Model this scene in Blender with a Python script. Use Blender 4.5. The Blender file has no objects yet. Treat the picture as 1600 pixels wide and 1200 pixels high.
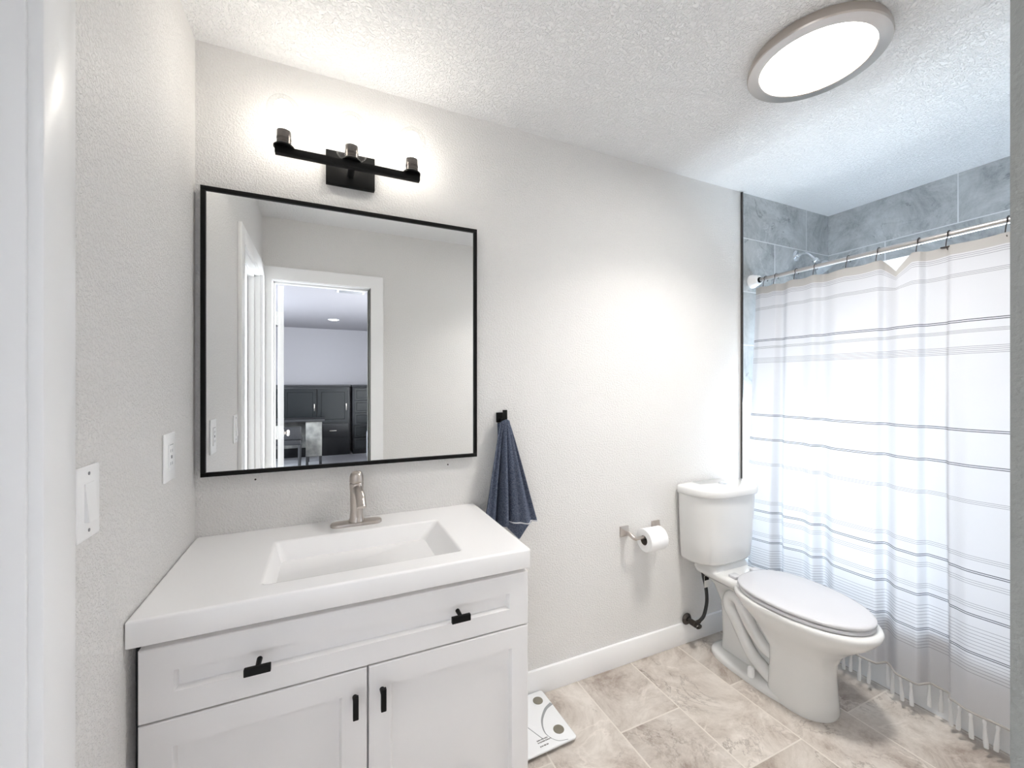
import bpy, bmesh, math, random
from mathutils import Vector, Matrix
random.seed(7)
PI = math.pi
scene = bpy.context.scene
COL = scene.collection

# ------------------------------------------------------------------ camera
cam_d = bpy.data.cameras.new('camera')
cam_d.sensor_width = 36.0
cam_d.lens = 645.0 / 1600.0 * 36.0
cam_d.clip_start = 0.01
cam = bpy.data.objects.new('camera', cam_d)
COL.objects.link(cam)
H = 1.352
cam.location = (0, 0, H)
cam.rotation_euler = (PI / 2, 0, -math.atan2(645, 1430))
scene.camera = cam

# ------------------------------------------------------------------ view and world
vs = scene.view_settings
vs.view_transform = 'Standard'
vs.look = 'None'
vs.gamma = 1.0
vs.use_curve_mapping = False
vs.exposure = 2.32
scene.cycles.max_bounces = 14
scene.cycles.diffuse_bounces = 8
scene.cycles.transparent_max_bounces = 16
world = bpy.data.worlds.new('sky')
scene.world = world
world.use_nodes = True
bg = world.node_tree.nodes['Background']
bg.inputs[0].default_value = (0.75, 0.87, 1.0, 1)
bg.inputs[1].default_value = 1.0


def area(name, loc, target, sx, sy, power, color):
    l = bpy.data.lights.new(name, 'AREA')
    l.shape = 'RECTANGLE'
    l.size, l.size_y, l.energy, l.color = sx, sy, power, color
    o = bpy.data.objects.new(name, l)
    COL.objects.link(o)
    o.location = loc
    o.rotation_euler = (Vector(target) - Vector(loc)).to_track_quat('-Z', 'Y').to_euler()
    return o


# daylight outside the shower window; added fill at two made-up bedroom windows
area('daylight_shower', (3.26, 1.24, 0.86), (2.2, 1.20, 0.86), 0.66, 0.76, 21, (0.84, 0.925, 1.0))
area('fill_bedroom', (3.0, -1.75, 1.5), (0.0, -1.75, 1.2), 1.5, 1.3, 125, (1.0, 0.975, 0.95))
area('fill_bedroom', (-2.8, -3.0, 1.5), (0.0, -3.0, 1.2), 1.5, 1.3, 95, (0.93, 0.95, 1.0))
CEIL_E, BULB_E = 5.0, 5.2


# ------------------------------------------------------------------ materials
def srgb(r, g, b):
    f = lambda c: (c / 255 / 12.92) if c <= 10 else ((c / 255 + 0.055) / 1.055) ** 2.4
    return (f(r), f(g), f(b), 1)


def new_mat(name):
    m = bpy.data.materials.new(name)
    m.use_nodes = True
    nt = m.node_tree
    return m, nt, nt.nodes['Principled BSDF'], nt.nodes['Material Output']


def mat(name, col, rough=0.5, metal=0.0, bump=None, var=None, spec=0.5, coat=0.0, aniso=0.0):
    """bump=(scale, distance, detail) ; var=(scale, other colour)"""
    m, nt, b, out = new_mat(name)
    b.inputs['Base Color'].default_value = col
    b.inputs['Roughness'].default_value = rough
    b.inputs['Metallic'].default_value = metal
    b.inputs['Specular IOR Level'].default_value = spec
    b.inputs['Coat Weight'].default_value = coat
    b.inputs['Coat Roughness'].default_value = 0.05
    tc = nt.nodes.new('ShaderNodeTexCoord')
    if var:
        n = nt.nodes.new('ShaderNodeTexNoise')
        n.inputs['Scale'].default_value = var[0]
        n.inputs['Detail'].default_value = 6
        nt.links.new(tc.outputs['Object'], n.inputs['Vector'])
        r = nt.nodes.new('ShaderNodeValToRGB')
        r.color_ramp.elements[0].position = 0.35
        r.color_ramp.elements[1].position = 0.65
        r.color_ramp.elements[0].color = col
        r.color_ramp.elements[1].color = var[1]
        nt.links.new(n.outputs['Fac'], r.inputs['Fac'])
        nt.links.new(r.outputs['Color'], b.inputs['Base Color'])
    if bump:
        n = nt.nodes.new('ShaderNodeTexNoise')
        n.inputs['Scale'].default_value = bump[0]
        n.inputs['Detail'].default_value = bump[2]
        nt.links.new(tc.outputs['Object'], n.inputs['Vector'])
        bp = nt.nodes.new('ShaderNodeBump')
        bp.inputs['Distance'].default_value = bump[1]
        bp.inputs['Strength'].default_value = 1.0
        nt.links.new(n.outputs['Fac'], bp.inputs['Height'])
        nt.links.new(bp.outputs['Normal'], b.inputs['Normal'])
    return m


def plaster(name, col, scale, dist, rough):
    """knock-down texture: flattened blobs"""
    m, nt, b, out = new_mat(name)
    b.inputs['Base Color'].default_value = col
    b.inputs['Roughness'].default_value = rough
    b.inputs['Specular IOR Level'].default_value = 0.35
    tc = nt.nodes.new('ShaderNodeTexCoord')
    n = nt.nodes.new('ShaderNodeTexNoise')
    n.inputs['Scale'].default_value = scale
    n.inputs['Detail'].default_value = 3.0
    n.inputs['Roughness'].default_value = 0.55
    n.inputs['Distortion'].default_value = 0.6
    nt.links.new(tc.outputs['Object'], n.inputs['Vector'])
    r = nt.nodes.new('ShaderNodeMapRange')
    r.interpolation_type = 'SMOOTHSTEP'
    r.inputs['From Min'].default_value = 0.42
    r.inputs['From Max'].default_value = 0.62
    nt.links.new(n.outputs['Fac'], r.inputs['Value'])
    bp = nt.nodes.new('ShaderNodeBump')
    bp.inputs['Distance'].default_value = dist
    nt.links.new(r.outputs['Result'], bp.inputs['Height'])
    nt.links.new(bp.outputs['Normal'], b.inputs['Normal'])
    return m


def tile_mat(name, ua, va, u0, v0, base, light, dark, vein, mortar, rough, msize=0.0035, vein_amt=0.6):
    """rectangular stone tiles 0.61 x 0.305 in half bond; ua, va = world axes"""
    m, nt, b, out = new_mat(name)
    L = nt.links.new
    geo = nt.nodes.new('ShaderNodeNewGeometry')
    sep = nt.nodes.new('ShaderNodeSeparateXYZ')
    L(geo.outputs['Position'], sep.inputs[0])
    def off(axis, o):
        n = nt.nodes.new('ShaderNodeMath'); n.operation = 'SUBTRACT'
        L(sep.outputs[axis], n.inputs[0]); n.inputs[1].default_value = o
        return n.outputs[0]
    com = nt.nodes.new('ShaderNodeCombineXYZ')
    L(off(ua, u0), com.inputs[0]); L(off(va, v0), com.inputs[1])
    br = nt.nodes.new('ShaderNodeTexBrick')
    br.offset = 0.5
    br.offset_frequency = 2
    for k, v in (('Scale', 1.0), ('Mortar Size', msize), ('Mortar Smooth', 0.0), ('Bias', 0.0), ('Brick Width', 0.61), ('Row Height', 0.305)):
        br.inputs[k].default_value = v
    br.inputs['Color1'].default_value = (0, 0, 0, 1)
    br.inputs['Color2'].default_value = (1, 1, 1, 1)
    br.inputs['Mortar'].default_value = (0, 0, 0, 1)
    L(com.outputs[0], br.inputs['Vector'])
    wv = nt.nodes.new('ShaderNodeMath'); wv.operation = 'MULTIPLY'
    L(br.outputs['Color'], wv.inputs[0]); wv.inputs[1].default_value = 37.0
    def noise(scale, detail, dist, rgh=0.6):
        n = nt.nodes.new('ShaderNodeTexNoise'); n.noise_dimensions = '4D'
        n.inputs['Scale'].default_value = scale; n.inputs['Detail'].default_value = detail
        n.inputs['Distortion'].default_value = dist; n.inputs['Roughness'].default_value = rgh
        L(com.outputs[0], n.inputs['Vector']); L(wv.outputs[0], n.inputs['W'])
        return n.outputs['Fac']
    big = noise(3.6, 10, 0.9, 0.76)
    r = nt.nodes.new('ShaderNodeValToRGB')
    e = r.color_ramp.elements
    e[0].position = 0.33; e[0].color = dark
    e[1].position = 0.62; e[1].color = light
    k = r.color_ramp.elements.new(0.48); k.color = base
    L(big, r.inputs['Fac'])
    # thin veins where a second noise crosses its middle value
    vn = noise(2.6, 5, 1.8, 0.6)
    d = nt.nodes.new('ShaderNodeMath'); d.operation = 'SUBTRACT'; L(vn, d.inputs[0]); d.inputs[1].default_value = 0.5
    a = nt.nodes.new('ShaderNodeMath'); a.operation = 'ABSOLUTE'; L(d.outputs[0], a.inputs[0])
    mr = nt.nodes.new('ShaderNodeMapRange')
    mr.inputs['From Min'].default_value = 0.0; mr.inputs['From Max'].default_value = 0.022
    mr.inputs['To Min'].default_value = vein_amt; mr.inputs['To Max'].default_value = 0.0
    L(a.outputs[0], mr.inputs['Value'])
    msk = noise(4.5, 2, 0.4)
    mk = nt.nodes.new('ShaderNodeMapRange')
    mk.inputs['From Min'].default_value = 0.45; mk.inputs['From Max'].default_value = 0.62
    L(msk, mk.inputs['Value'])
    mm = nt.nodes.new('ShaderNodeMath'); mm.operation = 'MULTIPLY'; L(mr.outputs[0], mm.inputs[0]); L(mk.outputs[0], mm.inputs[1])
    mv = nt.nodes.new('ShaderNodeMixRGB'); L(mm.outputs[0], mv.inputs[0]); L(r.outputs[0], mv.inputs[1]); mv.inputs[2].default_value = vein
    vn2 = noise(3.1, 8, 1.1, 0.68)
    d2_ = nt.nodes.new('ShaderNodeMath'); d2_.operation = 'SUBTRACT'; L(vn2, d2_.inputs[0]); d2_.inputs[1].default_value = 0.47
    a2_ = nt.nodes.new('ShaderNodeMath'); a2_.operation = 'ABSOLUTE'; L(d2_.outputs[0], a2_.inputs[0])
    mr2 = nt.nodes.new('ShaderNodeMapRange')
    mr2.inputs['From Max'].default_value = 0.016
    mr2.inputs['To Min'].default_value = 0.75; mr2.inputs['To Max'].default_value = 0.0
    L(a2_.outputs[0], mr2.inputs['Value'])
    msk2 = noise(2.7, 2, 0.3)
    mk2 = nt.nodes.new('ShaderNodeMapRange')
    mk2.inputs['From Min'].default_value = 0.50; mk2.inputs['From Max'].default_value = 0.66
    L(msk2, mk2.inputs['Value'])
    mm2 = nt.nodes.new('ShaderNodeMath'); mm2.operation = 'MULTIPLY'; L(mr2.outputs[0], mm2.inputs[0]); L(mk2.outputs[0], mm2.inputs[1])
    mv2 = nt.nodes.new('ShaderNodeMixRGB'); L(mm2.outputs[0], mv2.inputs[0]); L(mv.outputs[0], mv2.inputs[1]); mv2.inputs[2].default_value = tuple(c * 0.55 for c in dark[:3]) + (1,)
    mv = mv2
    # per-tile tone
    tone = nt.nodes.new('ShaderNodeMapRange')
    tone.inputs['To Min'].default_value = 0.94; tone.inputs['To Max'].default_value = 1.05
    L(br.outputs['Color'], tone.inputs['Value'])
    mt = nt.nodes.new('ShaderNodeVectorMath'); mt.operation = 'SCALE'
    L(mv.outputs[0], mt.inputs[0]); L(tone.outputs[0], mt.inputs['Scale'])
    fin = nt.nodes.new('ShaderNodeMixRGB'); L(br.outputs['Fac'], fin.inputs[0]); L(mt.outputs[0], fin.inputs[1]); fin.inputs[2].default_value = mortar
    L(fin.outputs[0], b.inputs['Base Color'])
    b.inputs['Roughness'].default_value = rough
    inv = nt.nodes.new('ShaderNodeMath'); inv.operation = 'SUBTRACT'; inv.inputs[0].default_value = 1.0; L(br.outputs['Fac'], inv.inputs[1])
    bp = nt.nodes.new('ShaderNodeBump'); bp.inputs['Distance'].default_value = 0.0012; L(inv.outputs[0], bp.inputs['Height'])
    L(bp.outputs['Normal'], b.inputs['Normal'])
    return m


def emit_mat(name, col, strength):
    m = bpy.data.materials.new(name); m.use_nodes = True
    nt = m.node_tree; nt.nodes.clear()
    e = nt.nodes.new('ShaderNodeEmission'); o = nt.nodes.new('ShaderNodeOutputMaterial')
    e.inputs[0].default_value = col; e.inputs[1].default_value = strength
    nt.links.new(e.outputs[0], o.inputs[0])
    return m


def thin_glass(name, tint, refl=1.0, rough=0.0):
    m = bpy.data.materials.new(name); m.use_nodes = True
    nt = m.node_tree; nt.nodes.clear(); L = nt.links.new
    t = nt.nodes.new('ShaderNodeBsdfTransparent'); t.inputs[0].default_value = tint
    g = nt.nodes.new('ShaderNodeBsdfGlossy'); g.inputs['Roughness'].default_value = rough
    f = nt.nodes.new('ShaderNodeLayerWeight'); f.inputs['Blend'].default_value = 0.5
    pw = nt.nodes.new('ShaderNodeMath'); pw.operation = 'POWER'; pw.inputs[1].default_value = 4.0
    L(f.outputs['Facing'], pw.inputs[0])
    k = nt.nodes.new('ShaderNodeMath'); k.operation = 'MULTIPLY_ADD'; k.inputs[1].default_value = refl; k.inputs[2].default_value = 0.02
    L(pw.outputs[0], k.inputs[0])
    mx = nt.nodes.new('ShaderNodeMixShader'); o = nt.nodes.new('ShaderNodeOutputMaterial')
    L(k.outputs[0], mx.inputs[0]); L(t.outputs[0], mx.inputs[1]); L(g.outputs[0], mx.inputs[2]); L(mx.outputs[0], o.inputs[0])
    return m


def cloth_mat(name, col, trans, weave=700.0):
    m = bpy.data.materials.new(name); m.use_nodes = True
    nt = m.node_tree; nt.nodes.clear(); L = nt.links.new
    d = nt.nodes.new('ShaderNodeBsdfDiffuse'); d.inputs[0].default_value = col
    t = nt.nodes.new('ShaderNodeBsdfTranslucent'); t.inputs[0].default_value = col
    tc = nt.nodes.new('ShaderNodeTexCoord')
    n = nt.nodes.new('ShaderNodeTexNoise'); n.inputs['Scale'].default_value = weave
    L(tc.outputs['Object'], n.inputs['Vector'])
    bp = nt.nodes.new('ShaderNodeBump'); bp.inputs['Distance'].default_value = 0.0004; L(n.outputs['Fac'], bp.inputs['Height'])
    L(bp.outputs[0], d.inputs['Normal'])
    mx = nt.nodes.new('ShaderNodeMixShader'); mx.inputs[0].default_value = trans
    o = nt.nodes.new('ShaderNodeOutputMaterial')
    L(d.outputs[0], mx.inputs[1]); L(t.outputs[0], mx.inputs[2]); L(mx.outputs[0], o.inputs[0])
    return m


M = {}
M['wall'] = plaster('textured wall paint', (0.79, 0.778, 0.762, 1), 150, 0.0012, 0.45)
M['ceiling'] = plaster('textured ceiling paint', (0.88, 0.88, 0.88, 1), 110, 0.0026, 0.6)
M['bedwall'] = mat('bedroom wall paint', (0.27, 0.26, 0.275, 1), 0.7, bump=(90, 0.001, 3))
M['trim'] = mat('white semigloss trim', (0.88, 0.88, 0.88, 1), 0.3, bump=(30, 0.0002, 2))
M['grey_jamb'] = mat('dark grey jamb', (0.16, 0.16, 0.15, 1), 0.6, bump=(350, 0.0008, 3))
M['floor'] = tile_mat('stone floor tile', 1, 0, 0.98 - 6.1, 1.042 - 3.05, srgb(188, 179, 170), srgb(210, 203, 195), srgb(138, 122, 111),
                      srgb(222, 214, 206), srgb(212, 205, 196), 0.32, 0.003)
grey = dict(base=srgb(170, 173, 174), light=srgb(192, 195, 196), dark=srgb(128, 131, 133), vein=srgb(205, 207, 207), mortar=srgb(214, 216, 217), rough=0.3)
M['tile_back'] = tile_mat('grey shower tile', 0, 2, 2.746 + 0.305 - 6.1, 2.184 - 6.1, msize=0.0028, **grey)
M['tile_side'] = tile_mat('grey shower tile side', 1, 2, 0.996 + 0.305 - 6.1, 2.184 - 6.1, msize=0.0028, **grey)
M['carpet'] = mat('grey carpet', (0.42, 0.42, 0.44, 1), 0.95, bump=(250, 0.004, 3))
M['cabinet'] = mat('painted cabinet', (0.78, 0.765, 0.76, 1), 0.30, bump=(60, 0.0001, 2))
M['cultured'] = mat('cultured marble', (0.93, 0.92, 0.915, 1), 0.16, bump=(8, 0.0001, 1))
M['dark_gap'] = mat('wall gap shade', (0.05, 0.05, 0.05, 1), 0.8, bump=(50, 0.0002, 2))
M['black'] = mat('matte black metal', (0.003, 0.003, 0.003, 1), 0.5, bump=(300, 0.0001, 2), spec=0.2)
M['bronze'] = mat('dark bronze', (0.06, 0.05, 0.045, 1), 0.35, 0.8, bump=(300, 0.0001, 2))
M['gunmetal'] = mat('dark smoky metal', (0.10, 0.09, 0.085, 1), 0.22, 0.9, bump=(300, 0.0001, 2))
M['nickel'] = mat('brushed nickel', (0.55, 0.50, 0.46, 1), 0.28, 1.0, bump=(400, 0.0001, 2))
M['rodmetal'] = mat('satin rod steel', (0.56, 0.53, 0.52, 1), 0.3, 1.0, bump=(400, 0.0001, 2))
M['chrome'] = mat('chrome', (0.8, 0.82, 0.84, 1), 0.08, 1.0, bump=(40, 0.00005, 1))
M['porcelain'] = mat('glazed porcelain', (0.72, 0.72, 0.71, 1), 0.12, coat=0.3, bump=(6, 0.0002, 1))
M['seat'] = mat('white seat plastic', (0.58, 0.58, 0.60, 1), 0.14, bump=(20, 0.00005, 1))
M['plastic'] = mat('white plastic', (0.92, 0.92, 0.92, 1), 0.3, bump=(40, 0.0001, 1))
M['plastic_grey'] = mat('slot grey plastic', (0.25, 0.25, 0.26, 1), 0.5, bump=(40, 0.0001, 1))
M['tub'] = mat('white enamel tub', (0.78, 0.79, 0.80, 1), 0.15, bump=(10, 0.0001, 1))
M['hose'] = mat('black braided hose', (0.02, 0.02, 0.022, 1), 0.45, bump=(500, 0.001, 2))
M['tag'] = mat('paper tag', (0.75, 0.75, 0.73, 1), 0.6, bump=(200, 0.0002, 2))
M['tissue'] = mat('tissue paper', (0.88, 0.88, 0.88, 1), 0.9, bump=(260, 0.0008, 3))
M['card'] = mat('cardboard core', (0.12, 0.10, 0.085, 1), 0.9, bump=(200, 0.0004, 2))
M['towel'] = mat('slate terry cotton', srgb(70, 79, 98), 0.95, bump=(420, 0.004, 2), var=(240, srgb(114, 121, 138)), spec=0.1)
M['towel_edge'] = mat('pale towel binding', srgb(205, 207, 212), 0.9, bump=(400, 0.001, 2))
M['scale_top'] = mat('white backed glass', (0.82, 0.83, 0.84, 1), 0.08, bump=(10, 0.00003, 1))
M['scale_grey'] = mat('grey print', (0.33, 0.34, 0.35, 1), 0.15, bump=(100, 0.00003, 1))
M['scale_dark'] = mat('dark print', (0.05, 0.05, 0.05, 1), 0.3, bump=(100, 0.00003, 1))
M['scale_metal'] = mat('brushed contact pad', (0.33, 0.31, 0.26, 1), 0.35, 1.0, bump=(300, 0.0001, 2))
M['scale_base'] = mat('scale underside', (0.10, 0.11, 0.11, 1), 0.5, bump=(100, 0.0001, 2))
M['mirror'] = mat('mirror silver', (0.90, 0.91, 0.91, 1), 0.0, 1.0)
M['glass'] = thin_glass('clear glass', (0.975, 0.975, 0.975, 1), 0.45)
M['window_glass'] = thin_glass('window glass', (0.95, 0.98, 1.0, 1), 0.6, 0.05)
M['bulb'] = emit_mat('lit bulb', (1.0, 0.94, 0.85, 1), BULB_E)
M['diffuser'] = emit_mat('lit diffuser', (1.0, 0.97, 0.93, 1), CEIL_E)
M['downlight'] = emit_mat('lit downlight', (1.0, 0.95, 0.88, 1), 12)
M['curtain'] = cloth_mat('sheer white cotton', (0.57, 0.57, 0.59, 1), 0.155)
M['curtain_hem'] = cloth_mat('doubled curtain hem', (0.44, 0.42, 0.40, 1), 0.08)
M['thread_dark'] = cloth_mat('charcoal thread', (0.10, 0.10, 0.11, 1), 0.3)
M['thread_pale'] = cloth_mat('grey thread', (0.29, 0.29, 0.305, 1), 0.16)
M['fringe'] = cloth_mat('white cotton fringe', (0.86, 0.86, 0.86, 1), 0.40)
M['liner'] = cloth_mat('white inner hem', (0.92, 0.92, 0.92, 1), 0.4)
M['espresso'] = mat('black stained wood', (0.009, 0.009, 0.011, 1), 0.5, bump=(12, 0.0006, 4), var=(6, (0.016, 0.016, 0.018, 1)))
M['espresso_panel'] = mat('smoked panel', (0.014, 0.016, 0.017, 1), 0.25, bump=(12, 0.0003, 4))
M['grey_wood'] = mat('weathered grey wood', (0.10, 0.10, 0.095, 1), 0.6, bump=(20, 0.001, 4), var=(9, (0.20, 0.195, 0.18, 1)))
M['grey_cloth'] = mat('grey upholstery', (0.25, 0.25, 0.27, 1), 0.9, bump=(300, 0.002, 2))


# ------------------------------------------------------------------ mesh builder
class MB:
    def __init__(self):
        self.bm = bmesh.new()
        self.mats = []
        self.slot = 0

    def use(self, name):
        if name not in self.mats:
            self.mats.append(name)
        self.slot = self.mats.index(name)
        return self

    def face(self, vs):
        try:
            f = self.bm.faces.new(vs)
            f.material_index = self.slot
            return f
        except ValueError:
            return None

    def box(self, x0, x1, y0, y1, z0, z1, bev=0.0, seg=2, rot=None):
        tmp = bmesh.new()
        bmesh.ops.create_cube(tmp, size=1.0)
        cx, cy, cz = (x0 + x1) / 2, (y0 + y1) / 2, (z0 + z1) / 2
        for v in tmp.verts:
            v.co = Vector((v.co.x * (x1 - x0), v.co.y * (y1 - y0), v.co.z * (z1 - z0)))
        if bev > 0:
            bmesh.ops.bevel(tmp, geom=list(tmp.edges), offset=bev, segments=seg, profile=0.5, affect='EDGES')
        mt = Matrix.Translation((cx, cy, cz))
        if rot is not None:
            mt = mt @ rot
        self.merge(tmp, mt)
        return self

    def merge(self, tmp, mt=None):
        vmap = {}
        for v in tmp.verts:
            vmap[v] = self.bm.verts.new(mt @ v.co if mt else v.co)
        for f in tmp.faces:
            self.face([vmap[v] for v in f.verts])
        tmp.free()

    def loops(self, rings, close=True, cap0=True, cap1=True):
        """bridge rings of points of equal count"""
        R = [[self.bm.verts.new(p) for p in r] for r in rings]
        n = len(R[0])
        for a, b in zip(R, R[1:]):
            for i in range(n if close else n - 1):
                j = (i + 1) % n
                self.face([a[i], a[j], b[j], b[i]])
        if cap0:
            self.face(list(reversed(R[0])))
        if cap1:
            self.face(R[-1])
        return R

    def tube(self, pts, r, n=12, caps=True):
        pts = [Vector(p) for p in pts]
        rs = r if isinstance(r, (list, tuple)) else [r] * len(pts)
        t0 = (pts[1] - pts[0]).normalized()
        up = Vector((0, 0, 1)) if abs(t0.z) < 0.9 else Vector((1, 0, 0))
        u = t0.cross(up).normalized()
        rings = []
        for i, p in enumerate(pts):
            if i == 0: t = pts[1] - pts[0]
            elif i == len(pts) - 1: t = pts[-1] - pts[-2]
            else: t = (pts[i + 1] - pts[i]).normalized() + (pts[i] - pts[i - 1]).normalized()
            t = t.normalized()
            u = (u - t * u.dot(t))
            u = u.normalized() if u.length > 1e-6 else t.orthogonal().normalized()
            w = t.cross(u)
            rings.append([p + (u * math.cos(2 * PI * k / n) + w * math.sin(2 * PI * k / n)) * rs[i] for k in range(n)])
        self.loops(rings, True, caps, caps)
        return self

    def lathe(self, prof, c, axis='Z', n=40, cap0=True, cap1=True, sx=1.0, sy=1.0):
        """prof: [(radius, along)]"""
        rings = []
        for r, h in prof:
            ring = []
            for k in range(n):
                a = 2 * PI * k / n
                x, y = r * math.cos(a) * sx, r * math.sin(a) * sy
                if axis == 'Z': p = (c[0] + x, c[1] + y, c[2] + h)
                elif axis == 'Y': p = (c[0] + x, c[1] + h, c[2] + y)
                else: p = (c[0] + h, c[1] + x, c[2] + y)
                ring.append(p)
            rings.append(ring)
        self.loops(rings, True, cap0, cap1)
        return self

    def build(self, name, m, parent=None, base=None, smooth=True, angle=40):
        bmesh.ops.recalc_face_normals(self.bm, faces=list(self.bm.faces))
        off = Vector((0, 0, 0))
        p = parent
        while p is not None:
            off += p.location
            p = p.parent
        if base is not None:
            off = Vector(base)
        for v in self.bm.verts:
            v.co -= off
        me = bpy.data.meshes.new(name)
        for f in self.bm.faces:
            f.smooth = smooth
        self.bm.to_mesh(me)
        self.bm.free()
        if self.mats:
            for k in self.mats: me.materials.append(M[k])
        else:
            me.materials.append(M[m])
        if smooth:
            me.set_sharp_from_angle(angle=math.radians(angle))
        o = bpy.data.objects.new(name, me)
        COL.objects.link(o)
        if parent is not None:
            o.parent = parent
        elif base is not None:
            o.location = base
        return o


def thing(name, label, cat, loc, group=None):
    o = bpy.data.objects.new(name, None)
    o.empty_display_size = 0.05
    COL.objects.link(o)
    o.location = loc
    return tag(o, label, cat, group)


def tag(o, label, cat, group=None):
    o['label'] = label
    o['category'] = cat
    if group: o['group'] = group
    return o


def struct(o):
    o['kind'] = 'structure'
    return o


def rr(x0, x1, y0, y1, r, z, n=6):
    pts = []
    for cx, cy, a0 in ((x1 - r, y1 - r, 0), (x0 + r, y1 - r, PI / 2), (x0 + r, y0 + r, PI), (x1 - r, y0 + r, 1.5 * PI)):
        for k in range(n + 1):
            a = a0 + k / n * PI / 2
            pts.append((cx + r * math.cos(a), cy + r * math.sin(a), z))
    return pts


def lerp(a, b, t): return a + (b - a) * t


def spline(pts, per=8):
    """Catmull-Rom through points"""
    P = [Vector(p) for p in pts]
    P = [P[0] * 2 - P[1]] + P + [P[-1] * 2 - P[-2]]
    out = []
    for i in range(1, len(P) - 2):
        for k in range(per):
            t = k / per
            a, b, c, d = P[i - 1], P[i], P[i + 1], P[i + 2]
            out.append(0.5 * ((2 * b) + (c - a) * t + (2 * a - 5 * b + 4 * c - d) * t * t + (3 * b - a - 3 * c + d) * t ** 3))
    out.append(P[-2])
    return out


# ------------------------------------------------------------------ the room
XL, XR, YB, YF, ZC = -0.376, 2.975, 1.6, 0.0605, 2.44
XT = 2.147                       # where the shower tile begins on the back wall
T = 0.11

MB().box(XL - T, XR + T, YF - 0.02, YB + T, -0.08, 0).build('floor', 'floor')
struct(bpy.data.objects['floor'])
struct(MB().box(XL - T, XR + T, YF - 0.11, YB + T, ZC, ZC + 0.1).build('ceiling', 'ceiling'))
struct(MB().box(XL - T, XT, YB, YB + T, 0, ZC).build('wall_back', 'wall'))
struct(MB().box(XT, XR + T, YB, YB + T, 0, ZC).build('wall_shower_end', 'tile_back'))
# left wall with the closet door opening
LD0, LD1, DH = 0.15, 0.787, 2.03
m = MB()
m.box(XL - T, XL, LD1 + 0.012, YB, 0, ZC)
m.box(XL - T, XL, YF - 0.11, LD0 - 0.012, 0, ZC)
m.box(XL - T, XL, LD0 - 0.012, LD1 + 0.012, DH + 0.012, ZC)
struct(m.build('wall_left', 'wall'))
# right wall with the shower window
WY0, WY1, WZ0, WZ1 = 0.90, 1.54, 0.46, 1.26
m = MB()
m.box(XR, XR + T, YF - 0.11, WY0, 0, ZC); m.box(XR, XR + T, WY1, YB + 0.0, 0, ZC)
m.box(XR, XR + T, WY0, WY1, 0, WZ0); m.box(XR, XR + T, WY0, WY1, WZ1, ZC)
struct(m.build('wall_right', 'tile_side'))
w1 = struct(MB().box(XR + 0.05, XR + 0.056, WY0, WY1, WZ0, WZ1).build('window_1', 'window_glass'))
m = MB()
for a, b, c, d in ((WY0, WY1, WZ0, WZ0 + 0.04), (WY0, WY1, WZ1 - 0.04, WZ1), (WY0, WY0 + 0.04, WZ0 + 0.04, WZ1 - 0.04), (WY1 - 0.04, WY1, WZ0 + 0.04, WZ1 - 0.04),
                   (WY0 + 0.04, WY1 - 0.04, (WZ0 + WZ1) / 2 - 0.018, (WZ0 + WZ1) / 2 + 0.018)):
    m.box(XR + 0.035, XR + 0.075, a, b, c, d, 0.003)
m.build('window_frame', 'plastic', w1)
# front wall with the entry doorway the camera looks through
EX0, EX1 = -0.316, 0.285
m = MB()
m.box(XL, EX0 - 0.012, -0.05, YF, 0, ZC)
m.box(EX1 + 0.012, XR, -0.05, YF, 0, ZC)
m.box(EX0 - 0.012, EX1 + 0.012, -0.05, YF, DH + 0.012, ZC)
struct(m.build('wall_front', 'wall'))

# entry door frame: jamb, stops and casing
m = MB()
m.box(EX0 - 0.012, EX0, -0.06, YF + 0.004, 0, DH, 0.001); 
m.box(EX0 - 0.012, EX1 + 0.012, -0.06, YF + 0.004, DH, DH + 0.012, 0.001)
m.box(EX0, EX0 + 0.010, -0.015, 0.02, 0, DH, 0.001); m.box(EX0, EX1, -0.015, 0.02, DH - 0.010, DH, 0.001)
CF = YF + 0.018
m.box(XL + 0.001, EX0 - 0.004, YF, CF, 0, DH + 0.085)
m.box(EX1 + 0.006, EX1 + 0.090, YF, CF, 0, DH + 0.085)
m.box(EX0 - 0.004, EX1 + 0.006, YF, CF, DH + 0.004, DH + 0.085)
for x0, x1 in ((EX0 - 0.075, EX0 - 0.004), (EX1 + 0.004, EX1 + 0.09)):
    m.box(x0, x1, -0.068, -0.05, 0, DH + 0.085, 0.002)
struct(m.build('trim_1', 'trim'))
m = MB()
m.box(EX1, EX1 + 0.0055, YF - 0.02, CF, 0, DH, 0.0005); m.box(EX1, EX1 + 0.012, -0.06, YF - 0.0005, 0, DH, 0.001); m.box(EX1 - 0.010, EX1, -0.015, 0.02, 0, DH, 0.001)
struct(m.build('trim_4', 'grey_jamb'))  # right jamb, stop and casing edge, darker grey than the other trim
# closet door frame in the left wall
m = MB()
m.box(XL - T, XL + 0.002, LD1, LD1 + 0.012, 0, DH, 0.001); m.box(XL - T, XL + 0.002, LD0 - 0.012, LD0, 0, DH, 0.001)
m.box(XL - T, XL + 0.002, LD0 - 0.012, LD1 + 0.012, DH, DH + 0.012, 0.001)
m.box(XL - 0.062, XL - 0.030, LD1 - 0.011, LD1, 0, DH, 0.001); m.box(XL - 0.062, XL - 0.030, LD0, LD0 + 0.011, 0, DH, 0.001)
m.box(XL - 0.062, XL - 0.030, LD0, LD1, DH - 0.011, DH, 0.001)
CX = XL + 0.018
m.box(XL, CX, LD1 + 0.005, LD1 + 0.088, 0, DH + 0.085, 0.003)
m.box(XL, CX, YF + 0.0185, LD0 - 0.005, 0, DH + 0.085, 0.003)
m.box(XL, CX, LD0 - 0.005, LD1 + 0.005, DH + 0.005, DH + 0.085, 0.003)
struct(m.build('trim_2', 'trim'))
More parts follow.
